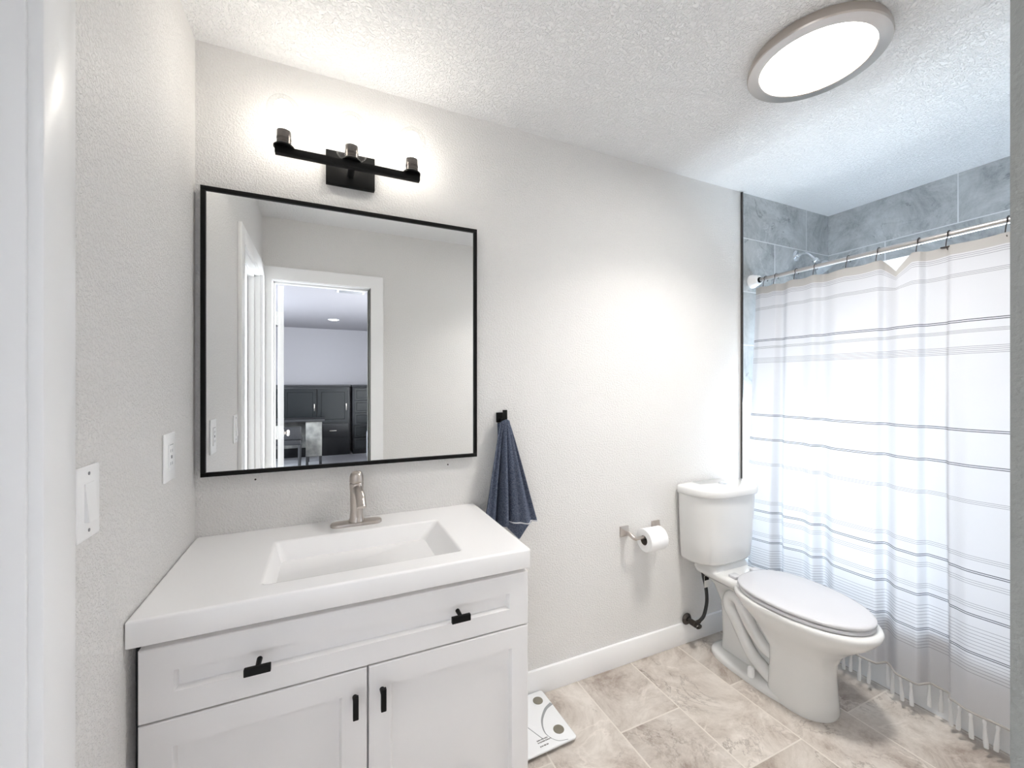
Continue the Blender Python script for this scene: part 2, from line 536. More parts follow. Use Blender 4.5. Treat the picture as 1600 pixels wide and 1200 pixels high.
# closed closet door: slab with two recessed panels
def shaker(m, u0, u1, z0, z1, front, thick, st, rl, depth, P, chamf=0.006, rnd=0.002):
    """framed panel; P(u, d, z) maps (along, outwards, up) to world; front = outward coordinate of the face"""
    def q(pts): return [P(*p) for p in pts]
    def rect(a, b, c, d, dd): return q([(a, dd, c), (b, dd, c), (b, dd, d), (a, dd, d)])
    m.loops([rect(u0, u1, z0, z1, front - thick), rect(u0, u1, z0, z1, front - rnd), rect(u0 + rnd, u1 - rnd, z0 + rnd, z1 - rnd, front),
             rect(u0 + st, u1 - st, z0 + rl, z1 - rl, front), rect(u0 + st + chamf, u1 - st - chamf, z0 + rl + chamf, z1 - rl - chamf, front - depth)])
m = MB()
PX = lambda u, d, z: (XL - 0.064 + d, u, z)
shaker(m, LD0 + 0.003, LD1 - 0.003, 1.02, DH - 0.003, 0.0, 0.035, 0.11, 0.11, 0.009, PX)
shaker(m, LD0 + 0.003, LD1 - 0.003, 0.008, 1.0195, 0.0, 0.035, 0.11, 0.14, 0.009, PX)
struct(m.build('door_1', 'trim', smooth=False))
# entry door leaf, swung open into the bedroom
m = MB()
m.box(-0.325, -0.289, -0.665, -0.064, 0.01, DH - 0.004, 0.0015, rot=Matrix.Rotation(math.radians(-5.0), 4, 'Z'))
d2 = struct(m.build('door_2', 'trim'))
for z in (0.25, 1.02, 1.80):
    m = MB()
    m.box(-0.316, -0.302, -0.0635, -0.0605, z - 0.045, z + 0.045, 0.001); m.box(-0.299, -0.266, -0.064, -0.0615, z - 0.045, z + 0.045, 0.001)
    m.tube([(-0.301, -0.062, z - 0.046), (-0.301, -0.062, z + 0.046)], 0.004, 10)
    m.use('plastic')
    m.build('hinge', 'plastic', d2)
m = MB()
for s in (-1, 1):
    xk = -0.310 if s > 0 else -0.347
    m.lathe([(0.03, 0), (0.03, 0.004 * s), (0.012, 0.006 * s), (0.011, 0.02 * s), (0.024, 0.028 * s), (0.027, 0.038 * s), (0.020, 0.046 * s)], (xk, -0.60, 0.96), 'X', 24)
m.build('door_knob', 'nickel', d2)

# baseboards
m = MB(); m.box(0.552, XT - 0.006, YB - 0.013, YB, 0, 0.109, 0.002)
struct(m.build('baseboard_back', 'trim'))
m = MB(); m.box(XL, XL + 0.013, LD1 + 0.09, 1.11, 0, 0.109, 0.002)
struct(m.build('baseboard_left', 'trim'))
m = MB(); m.box(EX1 + 0.091, 2.268, YF, YF + 0.013, 0, 0.109, 0.002)
struct(m.build('baseboard_front', 'trim'))
# metal edge strip where the tile begins
m = MB(); m.box(XT - 0.005, XT + 0.006, YB - 0.010, YB, 0, ZC - 0.003, 0.001)
struct(m.build('trim_3', 'gunmetal'))

# ------------------------------------------------------------------ bedroom seen in the mirror
BX0, BX1, BY0 = -2.4, 2.6, -5.8
struct(MB().box(BX0 - T, BX1 + T, BY0 - T, YF - 0.0205, -0.08, 0).build('floor_bedroom', 'carpet'))
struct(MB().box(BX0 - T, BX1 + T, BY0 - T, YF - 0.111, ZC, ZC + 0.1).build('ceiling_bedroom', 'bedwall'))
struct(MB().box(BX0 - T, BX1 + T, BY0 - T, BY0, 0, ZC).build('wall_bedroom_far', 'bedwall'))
m = MB(); m.box(BX0 - T, XL, -0.05, YF, 0, ZC)
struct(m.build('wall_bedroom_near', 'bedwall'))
for side, x0, x1, y0, y1, nm, wn in ((0, BX0 - T, BX0, -3.7, -2.3, 'wall_bedroom_left', 'window_added_2'), (1, BX1, BX1 + T, -2.45, -1.05, 'wall_bedroom_right', 'window_added_3')):  # unseen windows, added to let the fill light in
    m = MB()
    m.box(x0, x1, BY0, y0, 0, ZC); m.box(x0, x1, y1, -0.05, 0, ZC); m.box(x0, x1, y0, y1, 0, 0.9); m.box(x0, x1, y0, y1, 2.1, ZC)
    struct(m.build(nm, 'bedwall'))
    xm = (x0 + x1) / 2
    w = struct(MB().box(xm - 0.003, xm + 0.003, y0, y1, 0.9, 2.1).build(wn, 'window_glass'))
    m = MB()
    for a, b, c, d in ((y0, y1, 0.9, 0.95), (y0, y1, 2.05, 2.1), (y0, y0 + 0.05, 0.95, 2.05), (y1 - 0.05, y1, 0.95, 2.05), ((y0 + y1) / 2 - 0.025, (y0 + y1) / 2 + 0.025, 0.95, 2.05)):
        m.box(xm - 0.02, xm + 0.02, a, b, c, d, 0.003)
    m.build('window_frame', 'trim', w)

# dark hutch against the far wall
hy = BY0 + 0.42
t = thing('wide_hutch', 'long black wood hutch along the bedroom far wall seen in the mirror', 'cabinet', (-0.2, BY0 + 0.21, 0))
m = MB(); m.box(-1.3, 0.42, BY0 + 0.002, hy, 0.0, 1.30, 0.006); m.box(-1.33, 0.44, BY0 + 0.002, hy + 0.025, 1.30, 1.335, 0.004)
m.build('body', 'espresso', t)
for i, (a, b) in enumerate(((-1.26, -0.72), (-0.70, -0.16), (-0.14, 0.39))):
    m = MB(); shaker(m, a, b, 0.62, 1.26, hy + 0.02, 0.019, 0.06, 0.06, 0.008, lambda u, d, z: (u, d, z))
    m.use('espresso_panel')
    d = m.build('door', 'espresso_panel', t, smooth=False)
    m = MB(); m.box(b - 0.04, b - 0.025, hy + 0.02, hy + 0.04, 0.85, 0.98, 0.003); m.build('handle', 'nickel', d)
    m = MB(); m.box(a, b, hy + 0.001, hy + 0.02, 0.34, 0.60, 0.003)
    d = m.build('drawer', 'espresso', t)
    m = MB(); m.box((a + b) / 2 - 0.06, (a + b) / 2 + 0.06, hy + 0.02, hy + 0.04, 0.46, 0.475, 0.003); m.build('handle', 'nickel', d)
t = thing('drawer_tower', 'narrow black chest of drawers beside the long hutch in the mirror', 'cabinet', (0.8, BY0 + 0.22, 0))
m = MB(); m.box(0.47, 1.15, BY0 + 0.002, hy, 0.0, 1.30, 0.006); m.box(0.455, 1.17, BY0 + 0.002, hy + 0.025, 1.30, 1.335, 0.004)
m.build('body', 'espresso', t)
for k in range(5):
    z = 0.08 + k * 0.24
    m = MB(); shaker(m, 0.50, 1.12, z, z + 0.225, hy + 0.02, 0.019, 0.04, 0.035, 0.006, lambda u, d, z: (u, d, z))
    d = m.build('drawer', 'espresso_panel', t, smooth=False)
    m = MB(); m.box(0.76, 0.86, hy + 0.02, hy + 0.04, z + 0.105, z + 0.12, 0.003); m.build('handle', 'nickel', d)
t = thing('writing_desk', 'weathered grey wood desk in front of the dark hutch in the mirror', 'desk', (-0.45, -4.6, 0))
m = MB(); m.box(-1.15, -0.02, -4.9, -4.35, 0.735, 0.77, 0.004); m.build('desk_top', 'espresso', t)
m = MB(); m.box(-0.30, -0.06, -4.86, -4.39, 0.16, 0.734, 0.004); m.build('drawer_pedestal', 'grey_wood', t)
m = MB(); m.box(-1.12, -0.31, -4.84, -4.82, 0.25, 0.734, 0.002); m.build('modesty_panel', 'grey_wood', t)
for x in (-1.10, -0.28, -0.08):
    for y in (-4.83, -4.42):
        m = MB(); m.box(x - 0.02, x + 0.02, y - 0.02, y + 0.02, 0, 0.16 if x > -1 else 0.734, 0.003); m.build('leg', 'espresso', t)
t = thing('desk_chair', 'dark low chair tucked at the grey desk in the mirror', 'chair', (-0.55, -4.15, 0))
m = MB(); m.box(-0.78, -0.34, -4.34, -3.92, 0.42, 0.50, 0.02, 3); m.build('seat', 'espresso', t)
m = MB(); m.box(-0.78, -0.34, -3.96, -3.92, 0.501, 0.70, 0.015, 3); m.build('backrest', 'espresso', t)
for x in (-0.75, -0.37):
    for y in (-4.31, -3.95):
        m = MB(); m.tube([(x, y, 0.42), (x * 1.02, y, 0)], [0.018, 0.012], 10); m.build('leg', 'espresso', t)
t = thing('armchair', 'grey upholstered armchair at the doorway edge in the mirror', 'chair', (0.93, -3.7, 0))
m = MB(); m.box(0.66, 1.30, -4.1, -3.4, 0.10, 0.42, 0.05, 4); m.build('seat', 'grey_cloth', t)
m = MB(); m.box(1.20, 1.40, -4.1, -3.4, 0.12, 0.85, 0.07, 4); m.build('backrest', 'grey_cloth', t)
for y in (-4.12, -3.38):
    m = MB(); m.box(0.62, 1.36, y - 0.07, y + 0.07, 0.11, 0.60, 0.06, 4); m.build('armrest', 'grey_cloth', t)
for x in (0.72, 1.30):
    for y in (-4.08, -3.42):
        m = MB(); m.tube([(x, y, 0.12), (x, y, 0)], [0.022, 0.015], 10); m.build('leg', 'espresso', t)
t = thing('recessed_light', 'small recessed downlight glowing in the bedroom ceiling in the mirror', 'light', (0.12, -4.45, ZC))
m = MB(); m.lathe([(0.09, 0), (0.09, -0.006), (0.065, -0.008), (0.06, -0.002)], (0.12, -4.45, ZC), 'Z', 32, cap0=False, cap1=False); m.build('trim_ring', 'plastic', t)
m = MB(); m.lathe([(0.0601, -0.003), (0.03, -0.003)], (0.12, -4.45, ZC), 'Z', 32, cap0=False); m.build('lamp', 'downlight', t)
t = thing('ceiling_vent', 'white air vent grille in the bedroom ceiling in the mirror', 'vent', (0.27, -2.05, ZC))
m = MB(); m.box(0.12, 0.42, -2.13, -1.97, ZC - 0.008, ZC - 0.0005, 0.002); m.build('frame', 'plastic', t)
m = MB()
for k in range(6): m.box(0.14, 0.40, -2.115 + k * 0.024, -2.105 + k * 0.024, ZC - 0.012, ZC - 0.0081, 0.001)
m.build('louver', 'plastic_grey', t)

# ------------------------------------------------------------------ vanity
VF = 1.10
t = thing('vanity_cabinet', 'white shaker vanity cabinet under the white sink top', 'cabinet', (0.095, 1.35, 0))
m = MB(); m.use('cabinet')
m.box(-0.352, -0.334, 1.122, 1.595, 0.10, 0.808, 0.001); m.box(0.528, 0.546, 1.122, 1.595, 0.10, 0.808, 0.001)
m.box(-0.334, 0.528, 1.122, 1.595, 0.10, 0.118); m.box(-0.334, 0.528, 1.589, 1.595, 0.118, 0.808)
m.box(-0.334, 0.528, 1.122, 1.140, 0.118, 0.745); m.box(-0.334, 0.528, 1.122, 1.142, 0.745, 0.808)
m.box(-0.352, 0.546, 1.18, 1.595, 0.0, 0.0995, 0.001)
m.build('body', 'cabinet', t)
m = MB(); m.box(-0.3745, -0.3525, 1.15, 1.58, 0.0, 0.806); m.build('gap_shade', 'dark_gap', t)  # dark strip standing in for the shade between cabinet and wall
PY = lambda u, d, z: (u, -d, z)
m = MB(); shaker(m, -0.356, 0.549, 0.641, 0.795, -VF, 0.0215, 0.060, 0.054, 0.012, PY)
dr = m.build('drawer', 'cabinet', t, smooth=False)
m = MB(); shaker(m, -0.356, 0.0945, 0.105, 0.637, -VF, 0.0215, 0.058, 0.058, 0.012, PY)
dl = m.build('door', 'cabinet', t, smooth=False)
m = MB(); shaker(m, 0.0995, 0.549, 0.105, 0.637, -VF, 0.0215, 0.053, 0.058, 0.012, PY)
drr = m.build('door', 'cabinet', t, smooth=False)
def bar_handle(x, z, vertical, parent):
    m = MB()
    if vertical: m.box(x - 0.0065, x + 0.0065, 1.060, 1.071, z - 0.0275, z + 0.0275, 0.0015)
    else: m.box(x - 0.026, x + 0.026, 1.060, 1.071, z - 0.0085, z + 0.0085, 0.0015)
    m.tube([(x, 1.070, z + 0.004), (x, 1.0995, z + 0.004)], [0.0052, 0.006], 14)
    m.build('handle', 'black', parent)
bar_handle(-0.138, 0.719, False, dr); bar_handle(0.331, 0.723, False, dr)
bar_handle(0.066, 0.568, True, dl); bar_handle(0.131, 0.568, True, drr)

# sink top with a moulded rectangular basin
t = thing('vanity_sink_top', 'white one-piece sink top with rectangular basin on the vanity', 'sink', (0.09, 1.345, 0.809))
m = MB()
ox0, ox1, oy0, oy1 = XL + 0.002, 0.552, 1.090, YB - 0.001
N = 6
m.loops([rr(ox0 + 0.002, ox1 - 0.002, oy0 + 0.002, oy1, 0.004, 0.809, N), rr(ox0, ox1, oy0, oy1, 0.004, 0.811, N), rr(ox0, ox1, oy0, oy1, 0.004, 0.859, N), rr(ox0, ox1, oy0, oy1, 0.004, 0.862, N),
         rr(ox0 + 0.0015, ox1 - 0.0015, oy0 + 0.0015, oy1, 0.004, 0.8645, N), rr(ox0 + 0.004, ox1 - 0.004, oy0 + 0.004, oy1, 0.004, 0.866, N), rr(ox0 + 0.007, ox1 - 0.007, oy0 + 0.007, oy1 - 0.001, 0.004, 0.866, N),
         rr(-0.149, 0.369, 1.152, 1.465, 0.014, 0.866, N),
         rr(-0.146, 0.366, 1.155, 1.462, 0.014, 0.866, N), rr(-0.142, 0.362, 1.159, 1.458, 0.014, 0.865, N), rr(-0.139, 0.359, 1.162, 1.455, 0.014, 0.861, N),
         rr(-0.118, 0.300, 1.176, 1.441, 0.022, 0.792, N), rr(-0.112, 0.290, 1.182, 1.436, 0.022, 0.782, N), rr(-0.098, 0.276, 1.196, 1.424, 0.022, 0.776, N),
         rr(0.05, 0.13, 1.27, 1.35, 0.03, 0.772, N)])
m.build('basin_top', 'cultured', t, angle=50)
m = MB(); m.lathe([(0.0, 0.0078), (0.018, 0.0075), (0.022, 0.006), (0.031, 0.004), (0.033, 0.001)], (0.09, 1.31, 0.7715), 'Z', 28, cap0=False, cap1=False); m.build('drain', 'nickel', t)

# faucet
fx, fy, fz = 0.0975, 1.530, 0.866
t = thing('faucet', 'brushed nickel single-hole faucet behind the sink basin', 'faucet', (fx, fy, fz))
m = MB()
def stad(hl, hw, z, n=10):
    pts = []
    for k in range(n + 1):
        a = -PI / 2 + PI * k / n; pts.append((fx + hl - hw + hw * math.cos(a), fy + hw * math.sin(a), z))
    for k in range(n + 1):
        a = PI / 2 + PI * k / n; pts.append((fx - hl + hw + hw * math.cos(a), fy + hw * math.sin(a), z))
    return pts
m.loops([stad(0.084, 0.027, fz + 0.0002), stad(0.084, 0.027, fz + 0.006), stad(0.082, 0.025, fz + 0.0095), stad(0.078, 0.021, fz + 0.0105)])
m.build('base_plate', 'nickel', t)
m = MB(); m.lathe([(0.026, 0.0106), (0.0255, 0.016), (0.0225, 0.022), (0.0208, 0.045), (0.0210, 0.10), (0.0222, 0.125), (0.0232, 0.142), (0.0222, 0.1435)], (fx, fy, fz), 'Z', 36)
m.build('body', 'nickel', t)
m = MB(); m.lathe([(0.0222, 0.1445), (0.0234, 0.146), (0.0234, 0.154), (0.0222, 0.167), (0.0185, 0.177), (0.012, 0.183), (0.0, 0.1855)], (fx, fy, fz), 'Z', 36, cap1=False)
m.box(fx - 0.006, fx + 0.006, fy + 0.016, fy + 0.034, fz + 0.160, fz + 0.166, 0.002)
m.build('lever', 'nickel', t)
m = MB()
pth = spline([(fx + 0.001, fy - 0.008, fz + 0.122), (fx + 0.004, fy - 0.040, fz + 0.122), (fx + 0.008, fy - 0.075, fz + 0.106), (fx + 0.010, fy - 0.095, fz + 0.082)], 8)
rings = []
for i, p in enumerate(pth):
    tdir = (pth[min(i + 1, len(pth) - 1)] - pth[max(i - 1, 0)]).normalized()
    side = Vector((1, 0, 0)); side = (side - tdir * side.dot(tdir)).normalized(); up = side.cross(tdir)
    k = i / (len(pth) - 1)
    a, b = lerp(0.0165, 0.0155, k), lerp(0.0165, 0.0105, k)
    rings.append([p + side * a * math.cos(2 * PI * j / 24) + up * b * math.sin(2 * PI * j / 24) for j in range(24)])
m.loops(rings)
m.build('spout', 'nickel', t)

# ------------------------------------------------------------------ mirror
MX0, MX1, MZ0, MZ1 = -0.357, 0.555, 1.060, 1.974
t = thing('wall_mirror', 'square wall mirror in a thin black frame above the sink', 'mirror', (0.099, YB - 0.001, MZ0))
m = MB()
for a in ((MX0, MX1, MZ0, MZ0 + 0.013), (MX0, MX1, MZ1 - 0.013, MZ1), (MX0, MX0 + 0.013, MZ0 + 0.013, MZ1 - 0.013), (MX1 - 0.013, MX1, MZ0 + 0.013, MZ1 - 0.013)):
    m.box(a[0], a[1], 1.572, 1.599, a[2], a[3], 0.0008)
m.build('frame', 'black', t)
MB().box(MX0 + 0.0131, MX1 - 0.0131, 1.579, 1.598, MZ0 + 0.0131, MZ1 - 0.0131).build('mirror_glass', 'mirror', t, smooth=False)
for x, z, lb in ((-0.213, 1.035, 'small dark screw in the wall below the mirror, left of the faucet'), (0.442, 1.032, 'small dark screw in the wall below the mirror, right of the faucet')):
    m = MB(); m.lathe([(0.003, 0.0), (0.003, -0.001), (0.0015, -0.002)], (x, YB, z), 'Y', 12)
    tag(m.build('wall_screw', 'bronze', base=(x, YB, z)), lb, 'screw', 'screws under the mirror')

# ------------------------------------------------------------------ vanity light
t = thing('vanity_light', 'black three-bulb vanity light with clear glass shades above the mirror', 'light', (0.08, YB, 2.06))
m = MB(); m.box(0.000, 0.163, 1.576, 1.599, 2.056, 2.172, 0.002); m.build('back_plate', 'black', t)
LY, LZ = 1.48, 2.084
m = MB(); m.box(-0.145, 0.305, LY - 0.011, LY + 0.011, LZ - 0.011, LZ + 0.011, 0.0015)
m.tube([(0.08, LY + 0.010, LZ), (0.08, 1.576, LZ + 0.01)], 0.011, 16)
m.build('bar', 'black', t)
for x in (-0.120, 0.079, 0.278):
    m = MB(); m.lathe([(0.030, 0.0112), (0.030, 0.015), (0.023, 0.021), (0.021, 0.022)], (x, LY, LZ), 'Z', 30); m.build('cup', 'black', t)
    m = MB(); m.lathe([(0.0208, 0.0222), (0.0208, 0.036), (0.0215, 0.0365), (0.0215, 0.041), (0.0205, 0.0415), (0.0205, 0.062), (0.019, 0.064)], (x, LY, LZ), 'Z', 30)
    s = m.build('socket', 'gunmetal', t)
    m = MB(); m.lathe([(0.012, 0.0642), (0.0135, 0.070), (0.019, 0.090), (0.0265, 0.115), (0.0285, 0.128), (0.0265, 0.142), (0.020, 0.152), (0.010, 0.157), (0.0, 0.158)], (x, LY, LZ), 'Z', 30, cap1=False)
    m.build('bulb', 'bulb', t)
    m = MB()
    prof = [(0.0215, 0.030), (0.040, 0.029), (0.046, 0.033), (0.0490, 0.042)] + [(0.0490, 0.06 + 0.01 * k) for k in range(7)]
    for k in range(1, 10):
        a = k / 9 * PI / 2
        prof.append((max(0.0490 * math.cos(a), 0.0004), 0.125 + 0.047 * math.sin(a)))
    m.lathe(prof, (x, LY, LZ), 'Z', 48, cap0=False, cap1=True)
    m.build('glass_shade', 'glass', t)

# ------------------------------------------------------------------ ceiling light
cx, cy = 1.460, 0.825
t = thing('ceiling_light', 'round flush ceiling light with a brushed nickel rim', 'light', (cx, cy, ZC))
m = MB(); m.lathe([(0.176, -0.0005), (0.186, -0.004), (0.192, -0.020), (0.193, -0.034), (0.190, -0.038), (0.158, -0.0405), (0.155, -0.038), (0.155, -0.030)], (cx, cy, ZC), 'Z', 96, cap0=False, cap1=False)
m.build('rim', 'nickel', t)
m = MB(); m.lathe([(0.1549, -0.034), (0.12, -0.0355), (0.06, -0.0362), (0.0, -0.0365)], (cx, cy, ZC), 'Z', 96, cap0=False, cap1=False)
m.build('diffuser', 'diffuser', t)
ld = bpy.data.lights.new('ceiling_lamp', 'AREA')       # the lamp's own downward beam
ld.shape = 'DISK'; ld.size = 0.29; ld.energy = 2.6; ld.color = (1.0, 0.965, 0.92); ld.spread = math.radians(122)
lo = bpy.data.objects.new('ceiling_lamp', ld); COL.objects.link(lo); lo.parent = t; lo.location = (0, 0, -0.043)

# ------------------------------------------------------------------ switch and outlet on the left wall
t = thing('outlet', 'white wall outlet beside the mirror on the left wall', 'outlet', (XL, 1.347, 1.16))
m = MB(); m.box(XL + 0.0002, XL + 0.006, 1.310, 1.389, 1.099, 1.224, 0.003, 3); m.build('cover_plate', 'plastic', t)
m = MB(); m.use('plastic'); m.box(XL + 0.006, XL + 0.0085, 1.333, 1.366, 1.129, 1.195, 0.001)
m.use('plastic_grey')
m.box(XL + 0.0085, XL + 0.0088, 1.336, 1.363, 1.193, 1.1946)
for z in (1.145, 1.178):
    for y in (1.343, 1.355): m.box(XL + 0.0085, XL + 0.0088, y - 0.001, y + 0.001, z - 0.004, z + 0.004)
m.box(XL + 0.0085, XL + 0.0095, 1.346, 1.353, 1.158, 1.166)
m.build('receptacle', 'plastic', t)
t = thing('light_switch', 'white rocker light switch next to the closet door casing', 'switch', (XL, 0.951, 1.15))
m = MB(); m.box(XL + 0.0002, XL + 0.006, 0.905, 0.981, 1.087, 1.212, 0.003, 3); m.build('cover_plate', 'plastic', t)
m = MB(); m.use('plastic')
m.loops([[(XL + 0.006, y, z) for y, z in ((0.928, 1.118), (0.959, 1.118), (0.959, 1.183), (0.928, 1.183))],
         [(XL + d, y, z) for y, z, d in ((0.928, 1.118, 0.0125), (0.959, 1.118, 0.0125), (0.959, 1.183, 0.0075), (0.928, 1.183, 0.0075))]])
m.build('rocker', 'plastic', t, smooth=False)
for z in (1.102, 1.199):
    m = MB(); m.lathe([(0.003, 0.006), (0.003, 0.0068), (0.002, 0.007)], (XL, 0.943, z), 'X', 12)
    m.build('plate_screw', 'plastic_grey', t)

# ------------------------------------------------------------------ towel hook and towel
t = thing('towel_hook', 'matte black square wall hook right of the mirror', 'hook', (0.667, YB, 1.215))
m = MB(); m.box(0.648, 0.688, 1.588, 1.5995, 1.192, 1.233, 0.0015); m.build('wall_plate', 'black', t)
m = MB(); m.box(0.660, 0.676, 1.556, 1.5878, 1.196, 1.209, 0.001); m.box(0.659, 0.677, 1.546, 1.556, 1.193, 1.246, 0.0015); m.build('prong', 'black', t)

m = MB()
nu, nv = 64, 60
def towel_pt(s, v):
    # s across 0..1, v down 0..1
    top = (0.667, 1.566, 1.208)
    e = v ** 0.8
    xl = lerp(0.647, 0.560, v ** 0.9); xr = lerp(0.688, 0.812, v ** 0.95)
    x = lerp(xl, xr, s)
    zb = 0.776 + 0.02 * (1 - s) - 0.10 * max(0, 0.45 - s)
    z = lerp(1.196, zb, v) + 0.012 * math.sin(PI * s) * (1 - v) ** 3
    amp = 0.006 + 0.024 * min(1, v * 1.6)
    w = math.sin(2 * PI * (2.6 * s + 0.30)) * 0.7 + 0.35 * math.sin(2 * PI * (5.1 * s + 0.1 + 0.15 * v))
    # a deep groove at s = 0.38 and another at 0.52
    g = math.exp(-((s - 0.30) / 0.050) ** 2) * 0.048 * min(1, v * 2) + math.exp(-((s - 0.50) / 0.030) ** 2) * 0.040 * min(1, v * 2)
    y = 1.550 - 0.014 * math.sin(PI * min(1, max(0, s))) - 0.010 * v - amp * 0.6 * w + g
    return (x, min(y, 1.590), z)
g = [[m.bm.verts.new(towel_pt(i / nu, j / nv)) for i in range(nu + 1)] for j in range(nv + 1)]
for j in range(nv):
    for i in range(nu): m.face([g[j][i], g[j][i + 1], g[j + 1][i + 1], g[j + 1][i]])
# back layer with its lower corner hanging below the front edge
def back_pt(s, v):
    x = lerp(lerp(0.650, 0.665, v), lerp(0.684, 0.812, v), s)
    zb = 0.765 - 0.070 * max(0, 1 - abs(s - 0.55) / 0.45)
    return (x, 1.585 + 0.004 * math.sin(9 * s), lerp(1.190, zb, v))
g = [[m.bm.verts.new(back_pt(i / 24, j / 40)) for i in range(25)] for j in range(41)]
for j in range(40):
    for i in range(24): m.face([g[j][i], g[j][i + 1], g[j + 1][i + 1], g[j + 1][i]])
tw = m.build('hand_towel', 'towel', base=(0.667, 1.575, 0.77), angle=180)
tag(tw, 'slate blue hand towel hanging from the black hook', 'towel')
sol = tw.modifiers.new('thickness', 'SOLIDIFY'); sol.thickness = 0.005; sol.offset = 0
m = MB()
m.tube([Vector(towel_pt(0.52 + 0.48 * k / 30, 1.0)) + Vector((0, -0.001, 0)) for k in range(31)], 0.0034, 8)
m.build('binding', 'towel_edge', tw)['label'] = 'pale white bound lower edge'
m = MB()
m.tube([Vector(back_pt(k / 30, 1.0)) for k in range(31)], 0.0026, 8)
m.build('binding', 'towel_edge', tw)['label'] = 'pale bound edge of the rear layer'
m = MB()
m.tube(spline([(0.655, 1.552, 1.194), (0.659, 1.542, 1.199), (0.677, 1.542, 1.199), (0.684, 1.552, 1.193)], 6), 0.003, 8)
m.build('binding', 'towel_edge', tw)['label'] = 'pale white bound edge at the hook'

# ------------------------------------------------------------------ toilet paper
t = thing('toilet_paper_holder', 'brushed nickel toilet paper holder on the wall beside the toilet', 'holder', (1.41, YB, 0.64))
for x in (1.316, 1.512):
    m = MB()
    z = 0.640
    sq = lambda h, y, zz=z: [(x - h, y, zz - h), (x + h, y, zz - h), (x + h, y, zz + h), (x - h, y, zz + h)]
    m.loops([sq(0.025, 1.5995), sq(0.025, 1.594), sq(0.021, 1.590), sq(0.013, 1.580), sq(0.009, 1.572)])
    sgn = 1 if x < 1.4 else -1
    m.tube(spline([(x, 1.574, z), (x, 1.556, z - 0.003), (x + 0.006 * sgn, 1.540, z - 0.012), (x + 0.020 * sgn, 1.533, z - 0.018)], 5), [0.0095] * 16, 14)
    m.build('post', 'nickel', t, angle=30)
m = MB(); m.tube([(1.334, 1.533, 0.622), (1.494, 1.533, 0.622)], 0.0075, 14); m.build('bar', 'nickel', t)
rz = 0.622 - 0.0145
t = thing('toilet_paper_roll', 'white toilet paper roll on the nickel holder', 'toilet paper', (1.432, 1.533, rz))
m = MB(); m.lathe([(0.0225, -0.052), (0.052, -0.052), (0.0535, -0.050), (0.0535, 0.050), (0.052, 0.052), (0.0225, 0.052)], (1.432, 1.533, rz), 'X', 64, cap0=False, cap1=False)
m.build('paper', 'tissue', t)
m = MB(); m.lathe([(0.0224, -0.0515), (0.0224, 0.0515), (0.0212, 0.0515), (0.0212, -0.0515), (0.0224, -0.0515)], (1.432, 1.533, rz), 'X', 40, cap0=False, cap1=False)
m.build('core', 'card', t)

# ------------------------------------------------------------------ toilet
TX = 1.865
t = thing('toilet', 'white two-piece elongated toilet with closed lid by the shower curtain', 'toilet', (TX, 1.25, 0))
def sgp(v, p): return math.copysign(abs(v) ** p, v)
def egg(cx, yb, yf, hw, z, n=56, pb=0.75, pf=0.95, ymid=None):
    """egg plan, back at yb (larger y), front at yf"""
    ym = ymid if ymid is not None else lerp(yf, yb, 0.55)
    pts = []
    for k in range(n):
        a = 2 * PI * k / n
        c, s = math.cos(a), math.sin(a)
        if s >= 0: pts.append((cx + hw * sgp(c, pb), ym + (yb - ym) * sgp(s, pb), z))
        else: pts.append((cx + hw * sgp(c, pf), ym + (ym - yf) * sgp(s, pf), z))
    return pts
m = MB()
# pedestal and bowl shell
m.loops([egg(TX, 1.20, 0.975, 0.112, 0.0, ymid=1.10, pb=0.35), egg(TX, 1.20, 0.972, 0.114, 0.012, ymid=1.10, pb=0.35), egg(TX, 1.20, 0.978, 0.109, 0.06, ymid=1.10, pb=0.35),
         egg(TX, 1.195, 0.984, 0.105, 0.16, ymid=1.10, pb=0.35), egg(TX, 1.20, 0.978, 0.107, 0.215, ymid=1.10, pb=0.40), egg(TX, 1.24, 0.955, 0.122, 0.262, ymid=1.11, pb=0.55),
         egg(TX, 1.29, 0.905, 0.150, 0.312, ymid=1.12), egg(TX, 1.34, 0.856, 0.174, 0.352, ymid=1.12), egg(TX, 1.37, 0.833, 0.186, 0.385, ymid=1.12),
         egg(TX, 1.37, 0.829, 0.188, 0.399, ymid=1.12), egg(TX, 1.365, 0.834, 0.184, 0.409, ymid=1.12), egg(TX, 1.35, 0.850, 0.170, 0.411, ymid=1.12)])
# floor flange
m.loops([egg(TX, 1.515, 0.985, 0.125, 0.0, pb=0.6, ymid=1.25), egg(TX, 1.515, 0.985, 0.125, 0.016, pb=0.6, ymid=1.25), egg(TX, 1.510, 0.99, 0.119, 0.024, pb=0.6, ymid=1.25),
         egg(TX, 1.49, 1.0, 0.100, 0.030, pb=0.6, ymid=1.25)])
# rear web that carries the deck
def web(y0, y1, hw, z): return rr(TX - hw, TX + hw, y0, y1, 0.03, z, 5)
m.loops([web(1.15, 1.475, 0.052, 0.02), web(1.15, 1.470, 0.048, 0.10), web(1.15, 1.480, 0.048, 0.26), web(1.18, 1.515, 0.060, 0.335), web(1.18, 1.550, 0.098, 0.385)])
# deck under the tank
m.loops([web(1.22, 1.560, 0.098, 0.372), web(1.20, 1.575, 0.118, 0.392), web(1.20, 1.578, 0.122, 0.408), web(1.20, 1.575, 0.118, 0.418), web(1.22, 1.560, 0.10, 0.424)])
# raised seat for the tank
m.loops([rr(TX - 0.13, TX + 0.13, 1.43, 1.575, 0.03, 0.415, 5), rr(TX - 0.125, TX + 0.125, 1.44, 1.575, 0.03, 0.440, 5), rr(TX - 0.115, TX + 0.115, 1.45, 1.57, 0.03, 0.452, 5)])
